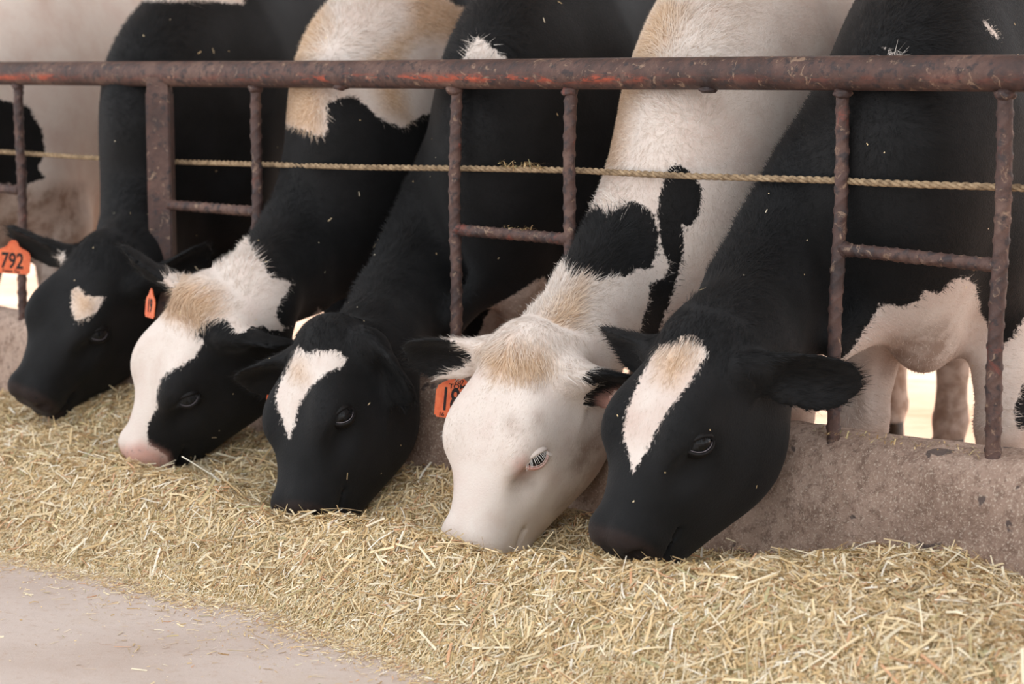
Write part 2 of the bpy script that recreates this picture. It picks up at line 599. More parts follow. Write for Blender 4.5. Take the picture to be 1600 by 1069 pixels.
def toe_d(s):
    return np.interp(s, [-2.5, -.86, -.51, -.12, .12, .39, 1.5], [-.75, -.745, -.695, -.655, -.678, -.71, -.76]) + 0.015 * vnoise(np.stack([s * 6 + 9, s * 0, s * 0], -1))


def straw_h(s, d):
    sm = lambda tab: (np.interp(s - 0.04, tab[:, 0], tab[:, 1]) + np.interp(s, tab[:, 0], tab[:, 1]) + np.interp(s + 0.04, tab[:, 0], tab[:, 1])) / 3
    hc, tr, cr = sm(hcs), sm(trs), sm(crs)
    toe = toe_d(s)
    kn = [0.02, -0.08, -0.34, -0.50]
    def seg(a, b, va, vb):
        u = np.clip((d - a) / (b - a), 0, 1); u = u * u * (3 - 2 * u)
        return va * (1 - u) + vb * u
    h = np.where(d > kn[1], hc, np.where(d > kn[2], seg(kn[1], kn[2], hc, tr), seg(kn[2], kn[3], tr, cr)))
    u = np.clip((d - kn[3]) / (toe - kn[3]), 0, 1.6)
    fall = np.clip(1 - u, 0, 1) ** 1.15 * (1 + 0.3 * u)
    h = np.where(d < kn[3], cr * fall - 0.02 * np.clip(u - 0.80, 0, 1) / 0.6, h)
    bump = 0.010 * vnoise(np.stack([s * 14, d * 14, s * 0 + 3], -1)) + 0.006 * vnoise(np.stack([s * 37, d * 37, s * 0], -1))
    return h + bump * np.clip(h / 0.05, 0, 1)


S, D = np.meshgrid(np.linspace(-2.7, 1.6, 380), np.linspace(-0.86, 0.02, 110), indexing='ij')
Z = straw_h(S, D)
V = fpa(S, D, Z).reshape(-1, 3)
nd = 110
i, j = np.meshgrid(np.arange(379), np.arange(109), indexing='ij')
a = (i * nd + j).ravel()
SL = fp(0, -0.4, 0)
straw = add_obj('straw_pile', mesh_np('straw_pile', V - SL, np.stack([a, a + nd, a + nd + 1, a + 1], 1)), MAT_BED, None, SL)
tag(straw, 'long heap of golden chopped straw and hay along the curb', 'straw', kind='stuff')

R = np.random.RandomState(11)
TINTS = np.array([srgb(238, 216, 174), srgb(226, 198, 150), srgb(242, 228, 198), srgb(208, 178, 130), srgb(198, 180, 134),
                  srgb(222, 206, 170), srgb(178, 146, 106), srgb(214, 166, 128), srgb(248, 240, 222), srgb(174, 166, 126)])
TW = np.array([.21, .20, .17, .12, .06, .08, .06, .04, .04, .02])


def straw_pieces(n, s, d, lmin, lmax, wmin, wmax, tilt, lift, dexp=2.0):
    eps = 0.01
    z = straw_h(s, d)
    on = np.maximum(z, 0.0)
    gs = (straw_h(s + eps, d) - z) / eps; gd = (straw_h(s, d + eps) - z) / eps
    gs = np.clip(gs, -1, 1); gd = np.clip(gd, -1, 1)
    yaw = R.rand(n) * 2 * np.pi
    L = lmin + (lmax - lmin) * R.rand(n) ** dexp
    Wd = wmin + (wmax - wmin) * R.rand(n) ** 1.5
    cs, sn = np.cos(yaw), np.sin(yaw)
    slope = gs * cs + gd * sn
    pit = np.arctan(slope) + R.randn(n) * tilt
    dirv = fpa(cs * np.cos(pit), sn * np.cos(pit), np.sin(pit)) - fpa(0, 0, 0)
    side = fpa(-sn, cs, (-gs * sn + gd * cs)) - fpa(0, 0, 0)
    roll = R.randn(n) * 0.5
    up = np.cross(dirv, side)
    side = side / np.linalg.norm(side, axis=1)[:, None]
    up /= np.linalg.norm(up, axis=1)[:, None]
    side = side * np.cos(roll)[:, None] + up * np.sin(roll)[:, None]
    c = fpa(s, d, on + lift * R.rand(n) + 0.001 + np.abs(np.sin(pit - np.arctan(slope))) * L * 0.35)
    h = (L / 2)[:, None]; w = (Wd / 2)[:, None]
    bend = (R.randn(n) * 0.06)[:, None] * L[:, None]
    a0 = c - dirv * h; a1 = c + dirv * h; mid = c + up * bend * 0.6
    V = np.stack([a0 - side * w, a0 + side * w, mid + side * w, a1 + side * w, a1 - side * w, mid - side * w], 1).reshape(-1, 3)
    b = (np.arange(n) * 6)[:, None]
    F = np.concatenate([b + [0, 1, 2, 5], b + [5, 2, 3, 4]], 0)
    col = TINTS[R.choice(len(TINTS), n, p=TW)] * (0.85 + 0.3 * R.rand(n))[:, None]
    col[:, 3] = 1
    return V, F, np.repeat(col, 6, 0)


def visible_sd(n):
    """random places on the bed, a little beyond what the frame shows"""
    s = R.rand(n * 2) * 4.0 - 2.5; d = -0.78 + R.rand(n * 2) * 0.76
    pp, _ = proj(fpa(s, d, np.maximum(straw_h(s, d), 0)))
    ok = (pp[:, 0] > -230) & (pp[:, 0] < 1830) & (pp[:, 1] < 1270) & (d < -0.07)
    return s[ok], d[ok]


Vs, Fs, Cs, base = [], [], [], 0
for n, a in [(132000, (0.004, 0.020, 0.0008, 0.0022, 0.28, 0.004)), (30000, (0.012, 0.042, 0.0013, 0.0034, 0.24, 0.007)),
             (3900, (0.03, 0.075, 0.002, 0.0046, 0.16, 0.010))]:
    s, d = visible_sd(n)
    keep = straw_h(s, d) > 0.004 + 0.03 * R.rand(len(s)) ** 3
    s, d = s[keep], d[keep]
    V, F, Cc = straw_pieces(len(s), s, d, *a)
    Vs.append(V); Fs.append(F + base); Cs.append(Cc); base += len(V)
n = 42000
s = R.rand(n) * 3.2 - 2.0
d = toe_d(s) + R.randn(n) * 0.045 + 0.02
pp, _ = proj(fpa(s, d, s * 0))
k = (pp[:, 0] > -60) & (pp[:, 0] < 1660) & (pp[:, 1] < 1130)
s, d = s[k], d[k]
V, F, Cc = straw_pieces(len(s), s, d, 0.003, 0.020, 0.0008, 0.0024, 0.08, 0.003, 2.2)
Vs.append(V); Fs.append(F + base); Cs.append(Cc); base += len(V)
# loose bits on the alley floor in front of the heap
n = 11000
s = R.rand(n) * 4.2 - 2.4; d = -0.66 - np.abs(R.randn(n)) * 0.16
k = R.rand(n) < 0.55 + 0.6 * vnoise(np.stack([s * 5, d * 5, s * 0 + 8], -1))
s, d = s[k], d[k]
V, F, Cc = straw_pieces(len(s), s, d, 0.002, 0.03, 0.0006, 0.0026, 0.05, 0.001, 4.5)
Vs.append(V); Fs.append(F + base); Cs.append(Cc); base += len(V)
n = 90
s = R.rand(n) * 1.6 - 1.0; d = -0.98 - np.abs(R.randn(n)) * 0.13
V, F, Cc = straw_pieces(n, s, d, 0.003, 0.025, 0.001, 0.004, 0.05, 0.001, 2.0)
Vs.append(V); Fs.append(F + base); Cs.append(Cc); base += len(V)
V = np.concatenate(Vs); F = np.concatenate(Fs); Cc = np.concatenate(Cs)
me = mesh_np('chopped_stalks', V - SL, F, False)
attr(me, 'tint', Cc, 'FLOAT_COLOR')
tag(add_obj('chopped_stalks', me, MAT_STRAW, straw), kind='stuff')

# the long stalks that stand out singly: hollow, bent tubes
stalk_variants = []
for q in range(8):
    u = np.linspace(-0.5, 0.5, 6)
    pts = np.stack([u, 0.05 * np.sin(u * 3 + q) * (q % 3) * 0.4, 0.06 * np.cos(u * 3.0) * (0.3 + 0.2 * q)], 1)
    tan = np.gradient(pts, axis=0); V = []
    for p in pts:
        for th in np.linspace(0, 2 * np.pi, 6, endpoint=False):
            V.append(p + np.array([0, math.cos(th) * 0.026, math.sin(th) * 0.018]))
    F = [(i * 6 + j, i * 6 + (j + 1) % 6, (i + 1) * 6 + (j + 1) % 6, (i + 1) * 6 + j) for i in range(5) for j in range(6)]
    F += [(5, 4, 3, 2, 1, 0), tuple(30 + j for j in range(6))]
    me = mesh_from('straw_stalk', V, F)
    attr(me, 'tint', np.tile(TINTS[[0, 2, 8, 1, 5, 2, 0, 8][q]], (len(V), 1)), 'FLOAT_COLOR')
    me.materials.append(MAT_STRAW)
    stalk_variants.append(me)
s, d = visible_sd(900)
s, d = s[:150], d[:150]
for q in range(len(s)):
    z = float(straw_h(s[q], d[q]))
    if z < 0.02: continue
    L = 0.045 + 0.055 * R.rand()
    o = add_obj('straw_stalk', stalk_variants[q % 8], None, straw)
    pit = abs(R.randn()) * 0.28
    o.location = fp(s[q], d[q], z + 0.006 + math.sin(pit) * L * 0.35) - SL
    o.rotation_euler = (R.randn() * 0.3, -pit, R.rand() * 6.28)
    wd = 0.75 + 0.5 * R.rand()
    o.scale = (L, 0.06 * wd, 0.06 * wd)


# ------------------------------------------------------------------ the cows: implicit bodies meshed into one skin each
def smin(a, b, k):
    h = np.maximum(k - np.abs(a - b), 0) / k
    return np.minimum(a, b) - h * h * k * 0.25


def smax(a, b, k):
    return -smin(-a, -b, k)


def ell(p, c, r):
    q = (p - np.asarray(c, np.float32)) / np.asarray(r, np.float32)
    l = np.linalg.norm(q, axis=1)
    return (l - 1) * min(r)


def tube_sdf(p, pts, ra, rb, lat, k=0.015):
    """elliptic tube: ra half width along the lateral vector, rb half width across it"""
    pts = np.asarray(pts, np.float32); out = None
    ra = np.asarray(ra, np.float32); rb = np.asarray(rb, np.float32)
    lat = np.broadcast_to(np.asarray(lat, np.float32), pts.shape)
    for i in range(len(pts) - 1):
        a, b = pts[i], pts[i + 1]
        ab = b - a; L2 = float(ab @ ab)
        t = np.clip(((p - a) @ ab) / L2, 0, 1)
        o = p - a - t[:, None] * ab
        lv = lat[i] + lat[i + 1]; lv = lv / np.linalg.norm(lv)
        ol = o @ lv
        od = np.sqrt(np.maximum((o * o).sum(1) - ol * ol, 0))
        A = ra[i] + (ra[i + 1] - ra[i]) * t; B = rb[i] + (rb[i + 1] - rb[i]) * t
        d = (np.sqrt((ol / A) ** 2 + (od / B) ** 2) - 1) * np.minimum(A, B)
        out = d if out is None else smin(out, d, k)
    return out


def tube_m(p, pts, ra, rb, lat, k=0.015, pad=0.22):
    lo = np.min(pts, 0) - max(max(ra), max(rb)) - pad + 0.02; hi = np.max(pts, 0) + max(max(ra), max(rb)) + pad - 0.02
    out = np.ones(len(p), np.float32)
    mk = ((p > lo) & (p < hi)).all(1)
    if mk.any():
        out[mk] = tube_sdf(p[mk], pts, ra, rb, lat, k)
    return out


def table(xs, ys):
    g = np.linspace(-0.08, 0.46, 271)
    v = np.interp(g, xs, ys)
    ker = np.hanning(23); ker /= ker.sum()
    v = np.convolve(np.pad(v, 11, mode='edge'), ker, 'valid')
    return g, v


HT = table([-.05, 0, .05, .10, .15, .20, .25, .30, .34, .37, .39, .41], [-.045, -.008, .004, .009, .008, .002, -.006, -.012, -.014, -.018, -.028, -.045])
HB = table([-.05, 0, .05, .10, .14, .18, .22, .27, .31, .345, .375, .40], [-.20, -.235, -.270, -.291, -.298, -.293, -.279, -.252, -.226, -.203, -.184, -.153])
HW = table([-.05, 0, .05, .10, .15, .19, .23, .27, .31, .345, .375, .40], [.072, .090, .100, .104, .103, .099, .092, .082, .071, .063, .057, .046])
HL = table([-.05, 0, .05, .10, .15, .20, .25, .30, .34, .38, .40], [.066, .080, .088, .090, .086, .078, .069, .060, .053, .047, .038])


def head_sdf(q):
    x, y, z = np.abs(q[:, 0]), q[:, 1], q[:, 2]
    yc = np.clip(y, -0.035, 0.392)
    zt = np.interp(yc, *HT); zb = np.interp(yc, *HB); w = np.interp(yc, *HW); wl = np.interp(yc, *HL)
    zc = (zt + zb) / 2; h = (zt - zb) / 2
    v = (z - zc) / h
    u = np.clip((v + 0.95) / 1.35, 0, 1); u = u * u * (3 - 2 * u)
    wz = wl + (w - wl) * u
    n = 2.7
    r = (np.abs(x / wz) ** n + np.abs(v) ** n) ** (1 / n)
    dl = (r - 1) * np.minimum(wz, h) * 0.92
    dy = y - yc
    d = np.sqrt(np.maximum(dl, 0) ** 2 + dy ** 2) + np.minimum(np.maximum(dl, -1), 0) + 0.0
    d = np.where(dl < 0, np.maximum(dl, np.abs(dy) - 0.0) if False else np.where(np.abs(dy) > 0, np.abs(dy), dl), d)
    qa = np.stack([x, y, z], 1)
    d = smin(d, ell(qa, (0.078, 0.178, -0.030), (0.026, 0.050, 0.036)), 0.045)        # orbit
    d = smin(d, ell(qa, (0.0, 0.004, -0.040), (0.058, 0.046, 0.040)), 0.030)             # poll
    d = smin(d, ell(qa, (0.105, 0.025, -0.075), (0.038, 0.030, 0.030)), 0.035)         # ear root
    d = smin(d, ell(qa, (0.066, 0.125, -0.170), (0.028, 0.080, 0.080)), 0.045)         # jaw muscle
    d = smin(d, ell(qa, (0.028, 0.365, -0.062), (0.034, 0.028, 0.040)), 0.025)         # muzzle
    d = smin(d, ell(qa, (0.0, 0.360, -0.155), (0.042, 0.030, 0.024)), 0.02)            # lower lip
    d = smax(d, -ell(qa, (0.100, 0.232, -0.052), (0.018, 0.026, 0.016)), 0.040)        # hollow under the eye
    d = smax(d, -ell(qa, (0.043, 0.396, -0.062), (0.014, 0.024, 0.011)), 0.010)        # nostril
    slit = np.maximum(np.abs(z + 0.118 - 0.20 * (0.36 - y)) - 0.0035, 0.315 - y)       # mouth
    d = smax(d, -np.maximum(slit, -(d + 0.013)), 0.006)
    return d


def ear_frame(base, tip, cup):
    e1 = tip - base; L = np.linalg.norm(e1); e1 = e1 / L
    e3 = cup - e1 * (cup @ e1); e3 /= np.linalg.norm(e3)
    return base, L, np.stack([e1, np.cross(e3, e1), e3], 0)


def ear_sdf(p, fr):
    base, L, M = fr
    q = (p - base.astype(np.float32)) @ M.T.astype(np.float32)
    u = q[:, 0] / L
    q = q.copy(); q[:, 2] += 0.020 * (q[:, 1] / 0.05) ** 2 * -1.0 + 0.012 * u          # rolled edges
    d = ell(q, (0.57 * L, 0, 0), (0.46 * L, 0.055, 0.0110))
    d = smin(d, tube_sdf(q, [(-0.02, 0, 0), (0.30 * L, 0, 0)], [0.026, 0.030], [0.026, 0.020], (0, 1, 0)), 0.022)
    d = smax(d, -ell(q, (0.50 * L, 0, 0.016), (0.34 * L, 0.036, 0.013)), 0.008)
    return d


def surface_nets(val, xs, ys, zs):
    ins = val < 0
    c = ins[:-1, :-1, :-1].astype(np.int8)
    for a in (0, 1):
        for b in (0, 1):
            for e in (0, 1):
                if a + b + e:
                    c = c + ins[a:a + ins.shape[0] - 1, b:b + ins.shape[1] - 1, e:e + ins.shape[2] - 1]
    act = (c > 0) & (c < 8)
    I = np.argwhere(act)
    idx = np.full(act.shape, -1, np.int32)
    idx[act] = np.arange(len(I))
    X, Y, Z = I[:, 0], I[:, 1], I[:, 2]
    acc = np.zeros((len(I), 3)); cnt = np.zeros(len(I))
    cs = [(a, b, e) for a in (0, 1) for b in (0, 1) for e in (0, 1)]
    pos = lambda k: np.stack([xs[X + k[0]], ys[Y + k[1]], zs[Z + k[2]]], 1)
    vv = {k: val[X + k[0], Y + k[1], Z + k[2]] for k in cs}
    for k in cs:
        for ax in range(3):
            if k[ax] == 0:
                k2 = tuple(1 if i == ax else k[i] for i in range(3))
                a, b = vv[k], vv[k2]
                mk = (a < 0) != (b < 0)
                t = a[mk] / (a[mk] - b[mk])
                p, p2 = pos(k)[mk], pos(k2)[mk]
                acc[mk] += p + (p2 - p) * t[:, None]
                cnt[mk] += 1
    V = acc / cnt[:, None]
    Q = []
    for ax in range(3):
        s0 = [slice(None)] * 3; s1 = [slice(None)] * 3
        s0[ax] = slice(0, -1); s1[ax] = slice(1, None)
        a, b = ins[tuple(s0)], ins[tuple(s1)]
        E = np.argwhere(a != b)
        o1, o2 = [(1, 2), (2, 0), (0, 1)][ax]
        ok = (E[:, o1] > 0) & (E[:, o2] > 0) & (E[:, o1] < idx.shape[o1]) & (E[:, o2] < idx.shape[o2]) & (E[:, ax] < idx.shape[ax])
        E = E[ok]
        fl = a[E[:, 0], E[:, 1], E[:, 2]]
        def at(d1, d2):
            e = E.copy(); e[:, o1] -= d1; e[:, o2] -= d2
            return idx[e[:, 0], e[:, 1], e[:, 2]]
        q = np.stack([at(1, 1), at(0, 1), at(0, 0), at(1, 0)], 1)
        q[~fl] = q[~fl][:, ::-1]
        Q.append(q)
    return V, np.concatenate(Q)


def poly_sd(pts, poly):
    """signed distance in pixels, positive inside"""
    P = np.asarray(poly, float); n = len(P)
    d2 = np.full(len(pts), 1e18); ins = np.zeros(len(pts), bool)
    for i in range(n):
        a, b = P[i], P[(i + 1) % n]
        e = b - a; w = pts - a
        t = np.clip((w @ e) / (e @ e), 0, 1)
        q = w - t[:, None] * e
        d2 = np.minimum(d2, (q * q).sum(1))
        cond = ((a[1] > pts[:, 1]) != (b[1] > pts[:, 1]))
        xx = a[0] + (pts[:, 1] - a[1]) * (e[0] / (e[1] if e[1] else 1e-9))
        ins ^= cond & (pts[:, 0] < xx)
    return np.where(ins, 1, -1) * np.sqrt(d2)


def unit(v):
    v = np.asarray(v, float)
    return v / np.linalg.norm(v)


def axis_grid(lo, hi, fine0, fine1, hf, hcoarse):
    pts = [lo]
    while pts[-1] < hi:
        x = pts[-1]
        if fine0 <= x <= fine1: h = hf
        else:
            dist = fine0 - x if x < fine0 else x - fine1
            h = min(hcoarse, hf + dist * 0.06)
        pts.append(x + h)
    n = (len(pts) - 1) % 4
    while (len(pts) - 1) % 4:
        pts.append(pts[-1] + hcoarse)
    return np.array(pts)


RF = np.random.RandomState(5)


def build_cow(sp):
    G = np.array([sp['G'][0], sp['G'][1], PEN_Z])
    b2 = unit(sp.get('back', (0.33, 0.94)))
    fb = np.array([-b2[0], -b2[1], 0.0]); rb = np.array([fb[1], -fb[0], 0.0]); up = np.array([0, 0, 1.0])
    C = lambda u, v, w: G + fb * u + rb * v + up * w
    T = np.array(sp['T']); yv = unit(sp['nose']); zv = np.array(sp['dors']); zv = unit(zv - yv * (zv @ yv)); xv = np.cross(yv, zv)
    HM = np.stack([xv, yv, zv], 1); hs = sp.get('hs', 1.0)
    Hd = lambda x, y, z: T + HM @ (np.array([x, y, z]) * hs)
    # ears
    ears = []
    for side, key in ((-1, 'earL'), (1, 'earR')):
        base = Hd(side * 0.112, 0.030, -0.074)
        e = sp[key]
        tip = ray_to_y(e[0], e[1], base[1] + e[2])
        cup = np.array(e[3]) if len(e) > 3 else yv * 0.9 - np.array([0, 0.5, 0.25])
        v = unit(tip - base); L = min(np.linalg.norm(tip - base), 0.178)
        ears.append(ear_frame(base, base + v * L, cup))
    # neck path
    nz_ = sp.get('nape', -0.135); nape = Hd(0, -0.020, nz_); inner = Hd(0, 0.055, nz_)
    n0 = C(-0.10, 0, 0.90); n1 = C(0.12, 0, 0.875)
    off = sp.get('bend', (0, 0)); cm = (n1 + nape) / 2
    cm = cm + np.array([off[0], 0, -off[1]]) * cm[1] / FPX 
    cm = np.array([0, 0, CAM_Z]) + (cm - np.array([0, 0, CAM_Z])) * (1 + sp.get('deep', 0.03))
    ctrl = 2 * cm - (n1 + nape) / 2
    ts = np.linspace(0, 1, 7)[:, None]
    path = (1 - ts) ** 2 * n1 + 2 * ts * (1 - ts) * ctrl + ts ** 2 * nape
    neck_pts = np.concatenate([[n0], path, [inner]])
    nk = sp.get('nk', 1.0)
    neck_b = np.array([0.27, 0.255, 0.228, 0.195, 0.162, 0.134, 0.114, 0.102, 0.095]) * np.r_[1, 1, np.full(7, nk)]
    neck_a = np.array([0.16, 0.145, 0.128, 0.112, 0.100, 0.092, 0.088, 0.088, 0.080])
    lats = np.array([rb * (1 - t) + xv * t for t in np.r_[0, np.linspace(0, 1, 7), 1]])
    lats /= np.linalg.norm(lats, axis=1)[:, None]
    # torso
    tor = np.array([(0.21, .70, .085, .12), (.11, .83, .165, .30), (-.08, .88, .196, .375), (-.40, .87, .208, .38), (-.75, .87, .212, .375),
                    (-1.05, .92, .208, .325), (-1.28, .97, .185, .27), (-1.42, 1.0, .12, .19)])
    tor_pts = np.array([C(t[0], 0, t[1]) for t in tor])
    legs = []
    for sgn in (-1, 1):
        fx = sp.get('fore', {}).get(sgn, 0.0)
        legs.append(([C(.06, sgn * .115, .70), C(-.03, sgn * .125, .55), C(.0 + fx, sgn * .130, .43), C(.02 + fx, sgn * .132, .325), C(.012 + fx, sgn * .132, .28),
                      C(.01 + fx, sgn * .132, .17), C(.005 + fx, sgn * .132, .105), C(.035 + fx, sgn * .132, .055)],
                     [.075, .072, .056, .050, .042, .032, .039, .036], [.13, .105, .066, .052, .043, .035, .042, .038]))
        hx = sp.get('hind', {}).get(sgn, 0.0)
        legs.append(([C(-1.18, sgn * .10, .78), C(-1.08, sgn * .125, .60), C(-1.24 + hx, sgn * .13, .46), C(-1.33 + hx, sgn * .13, .40), C(-1.325 + hx, sgn * .13, .24),
                      C(-1.31 + hx, sgn * .13, .11), C(-1.275 + hx, sgn * .13, .055)],
                     [.10, .085, .055, .045, .038, .043, .040], [.19, .135, .07, .055, .042, .045, .042]))
    tail = [C(-1.47, 0, 1.10), C(-1.55, 0, .9), C(-1.56, .01, .6), C(-1.55, .02, .38)]

    hc_w = Hd(0, 0.17, -0.11)

    def sdf(p, parts=False):
        p = p.astype(np.float32)
        d = tube_sdf(p, tor_pts, tor[:, 2], tor[:, 3], rb, 0.05)
        neck = tube_m(p, neck_pts, neck_a, neck_b, lats, 0.03)
        # brisket and dewlap
        bk = tube_m(p, [C(.20, 0, .64), C(.16, 0, .50), C(.02, 0, .50)], [.075, .05, .06], [.09, .055, .06], rb)
        d = smin(d, bk, 0.06)
        dew = tube_m(p, [C(.20, 0, .60), nape * .45 + C(.16, 0, .50) * .55], [.028, .02], [.06, .03], rb)
        d = smin(d, dew, 0.05)
        d = smin(d, neck, 0.06)
        sh = [tube_m(p, [C(.0, s * .125, .96), C(.10, s * .13, .70)], [.055, .06], [.10, .09], rb) for s in (-1, 1)]
        for s in sh: d = smin(d, s, 0.06)
        for pts, ra, rr in legs:
            lo = np.min(pts, 0) - 0.28; hi = np.max(pts, 0) + 0.28
            mk = ((p > lo) & (p < hi)).all(1)
            if mk.any():
                dd = tube_sdf(p[mk], pts, ra, rr, rb, 0.02)
                d[mk] = smin(d[mk], dd, 0.045)
        tl = tube_m(p, tail, [.03, .022, .018, .03], [.03, .022, .018, .03], rb)
        d = smin(d, tl, 0.03)
        hd = np.full(len(p), 1.0, np.float32); er = np.full(len(p), 1.0, np.float32)
        mk = np.linalg.norm(p - hc_w.astype(np.float32), axis=1) < 0.42
        if mk.any():
            q = ((p[mk] - T.astype(np.float32)) @ HM.astype(np.float32)) / hs
            hd[mk] = head_sdf(q) * hs
            er[mk] = np.minimum(ear_sdf(p[mk], ears[0]), ear_sdf(p[mk], ears[1]))
        body = d
        d = smin(d, hd, 0.036)
        d = smin(d, er, 0.016)
        if parts:
            return d, body, hd, er
        return d

    # grid in the cow's own frame
    key = np.array([Hd(0, .42, -.1), Hd(0, 0, 0), Hd(0.14, .1, -.1), Hd(-.14, .1, -.1)] + [e[0] + e[2][0] * e[1] for e in ears])
    loc = np.stack([(key - G) @ fb, (key - G) @ rb, (key - G) @ up], 1)
    lo, hi = loc.min(0) - 0.11, loc.max(0) + 0.11
    h = sp.get('voxel', 0.0062); hcx = sp.get('coarse', 0.015)
    us = axis_grid(-1.68, max(hi[0], 0.45), min(lo[0], 0.1), 9, h, hcx)
    vs = axis_grid(min(lo[1], -0.32), max(hi[1], 0.32), lo[1], hi[1], h, 0.012)
    ws = axis_grid(min(lo[2], 0.012), 1.42, lo[2], hi[2], h, 0.013)
    B4 = lambda a: a[::4]
    cu, cv, cw = B4(us), B4(vs), B4(ws)
    UU = np.stack(np.meshgrid(cu, cv, cw, indexing='ij'), -1).reshape(-1, 3)
    cval = sdf(G + UU[:, :1] * fb + UU[:, 1:2] * rb + UU[:, 2:] * up).reshape(len(cu), len(cv), len(cw))
    near = np.full((len(cu) - 1, len(cv) - 1, len(cw) - 1), 9.0); big = np.full(near.shape, -9.0)
    for a in (0, 1):
        for b in (0, 1):
            for e in (0, 1):
                s_ = cval[a:a + near.shape[0], b:b + near.shape[1], e:e + near.shape[2]]
                near = np.minimum(near, s_); big = np.maximum(big, s_)
    hot = (near < 0.062) & (big > -0.062)
    fine = np.repeat(np.repeat(np.repeat(hot, 4, 0), 4, 1), 4, 2)
    fine_pts = np.zeros((len(us), len(vs), len(ws)), bool)
    for a in (0, 1):
        for b in (0, 1):
            for e in (0, 1):
                fine_pts[a:a + fine.shape[0], b:b + fine.shape[1], e:e + fine.shape[2]] |= fine
    rep = np.repeat(np.repeat(np.repeat(cval, 4, 0), 4, 1), 4, 2)[:len(us), :len(vs), :len(ws)]
    val = np.where(rep < 0, -0.1, 0.1).astype(np.float32)
    I = np.argwhere(fine_pts)
    P = G + us[I[:, 0]][:, None] * fb + vs[I[:, 1]][:, None] * rb + ws[I[:, 2]][:, None] * up
    out = np.empty(len(P), np.float32)
    for k in range(0, len(P), 400000):
        out[k:k + 400000] = sdf(P[k:k + 400000])
    val[fine_pts] = out
    V, Q = surface_nets(val, us, vs, ws)
    # light relaxation
    e0 = np.concatenate([Q[:, [0, 1]], Q[:, [1, 2]], Q[:, [2, 3]], Q[:, [3, 0]]])
    for it in range(2):
        acc = np.zeros_like(V); cnt = np.bincount(e0.ravel(), minlength=len(V))
        for ax in range(3):
            acc[:, ax] = np.bincount(e0[:, 0], V[e0[:, 1], ax], len(V)) + np.bincount(e0[:, 1], V[e0[:, 0], ax], len(V))
        V = V * 0.4 + 0.6 * acc / np.maximum(cnt, 1)[:, None]
    VW = G + V[:, :1] * fb + V[:, 1:2] * rb + V[:, 2:] * up
    # vertex normals
    fn = np.cross(VW[Q[:, 2]] - VW[Q[:, 0]], VW[Q[:, 3]] - VW[Q[:, 1]])
    N = np.zeros_like(VW)
    for k in range(4):
        for ax in range(3):
            N[:, ax] += np.bincount(Q[:, k], fn[:, ax], len(VW))
    if ((VW - VW.mean(0)) * N).sum() < 0:
        Q = Q[:, ::-1]; N = -N; fn = -fn
    N /= np.linalg.norm(N, axis=1)[:, None] + 1e-12

    d_, body_, head_, ear_ = sdf(VW, True)
    is_ear = ear_ < np.minimum(head_, body_) - 0.002
    is_head = (head_ < body_ + 0.004) & ~is_ear
    is_body = ~is_ear & ~is_head
    HQ = ((VW - T) @ HM) / hs
    # ---- coat
    pp, dep = proj(VW)
    m_per_px = dep / FPX
    view = VW - np.array([0, 0, CAM_Z]); view /= np.linalg.norm(view, axis=1)[:, None]
    facing = -(view * N).sum(1)
    base_w = 0.05 if sp['base'] == 'W' else -0.05
    white = np.full(len(VW), base_w)
    tan = np.zeros(len(VW)); pink = np.zeros(len(VW)); dirt = np.zeros(len(VW))
    for part, colr, poly in sp['coat']:
        mask = {'head': is_head, 'body': is_body, 'ear': is_ear, 'all': is_body | is_head | is_ear}[part]
        if part == 'head':
            mask = mask & (facing > -0.35)
        if poly is None:
            sdm = np.full(len(VW), 0.05)
        else:
            sdm = np.clip(poly_sd(pp, poly) * m_per_px, -0.05, 0.05)
        if colr == 'W': white[mask] = np.maximum(white[mask], sdm[mask])
        elif colr == 'B': white[mask] = np.minimum(white[mask], -sdm[mask])
        else:
            soft = {'T': 0.022, 'P': 0.012, 'D': 0.02}[colr]
            k = np.clip(sdm / soft * 0.5 + 0.5, 0, 1)
            tgt = {'T': tan, 'P': pink, 'D': dirt}[colr]  # dirt also holds plain brown toning, as on the nearest cow's brisket
            tgt[mask] = np.maximum(tgt[mask], k[mask])
    wz = V[:, 2]
    mud = np.clip((0.46 - wz) / 0.25, 0, 1) * is_body
    dirt = np.maximum(dirt, mud * 0.9)
    dirt = np.where(is_body & (V[:, 0] < -0.95) & (wz < 0.75), np.clip((0.75 - wz) / 0.2, 0, 1), dirt)
    if sp['base'] == 'B':
        white = np.where(is_body & (V[:, 0] < -0.95), np.maximum(white, np.clip(0.58 - wz, -0.05, 0.05)), white)
    if sp.get('socks', True):
        white = np.where(is_body & (wz < 0.36), np.maximum(white, np.clip((0.33 - wz), -0.05, 0.05)), white)
    # bare muzzle skin, inside of ears
    if sp['base'] == 'W' or sp.get('pinknose'):
        pink = np.maximum(pink, np.clip((HQ[:, 1] - 0.372) / 0.012, 0, 1) * is_head * 0.9)
    else:
        pink = np.maximum(pink, np.clip((HQ[:, 1] - 0.365) / 0.012, 0, 1) * is_head * 0.035)
    name = 'dairy_cow'
    me = mesh_np(name, VW - G, Q)
    attr(me, 'white', white); attr(me, 'tan', tan); attr(me, 'pink', pink); attr(me, 'dirt', dirt)
    cow = add_obj(name, me, MAT_COAT, None, G)
    tag(cow, sp['label'], 'cow', 'cows feeding side by side at the fence')

    # ---- hair
    nh = sp.get('hairs', 90000)
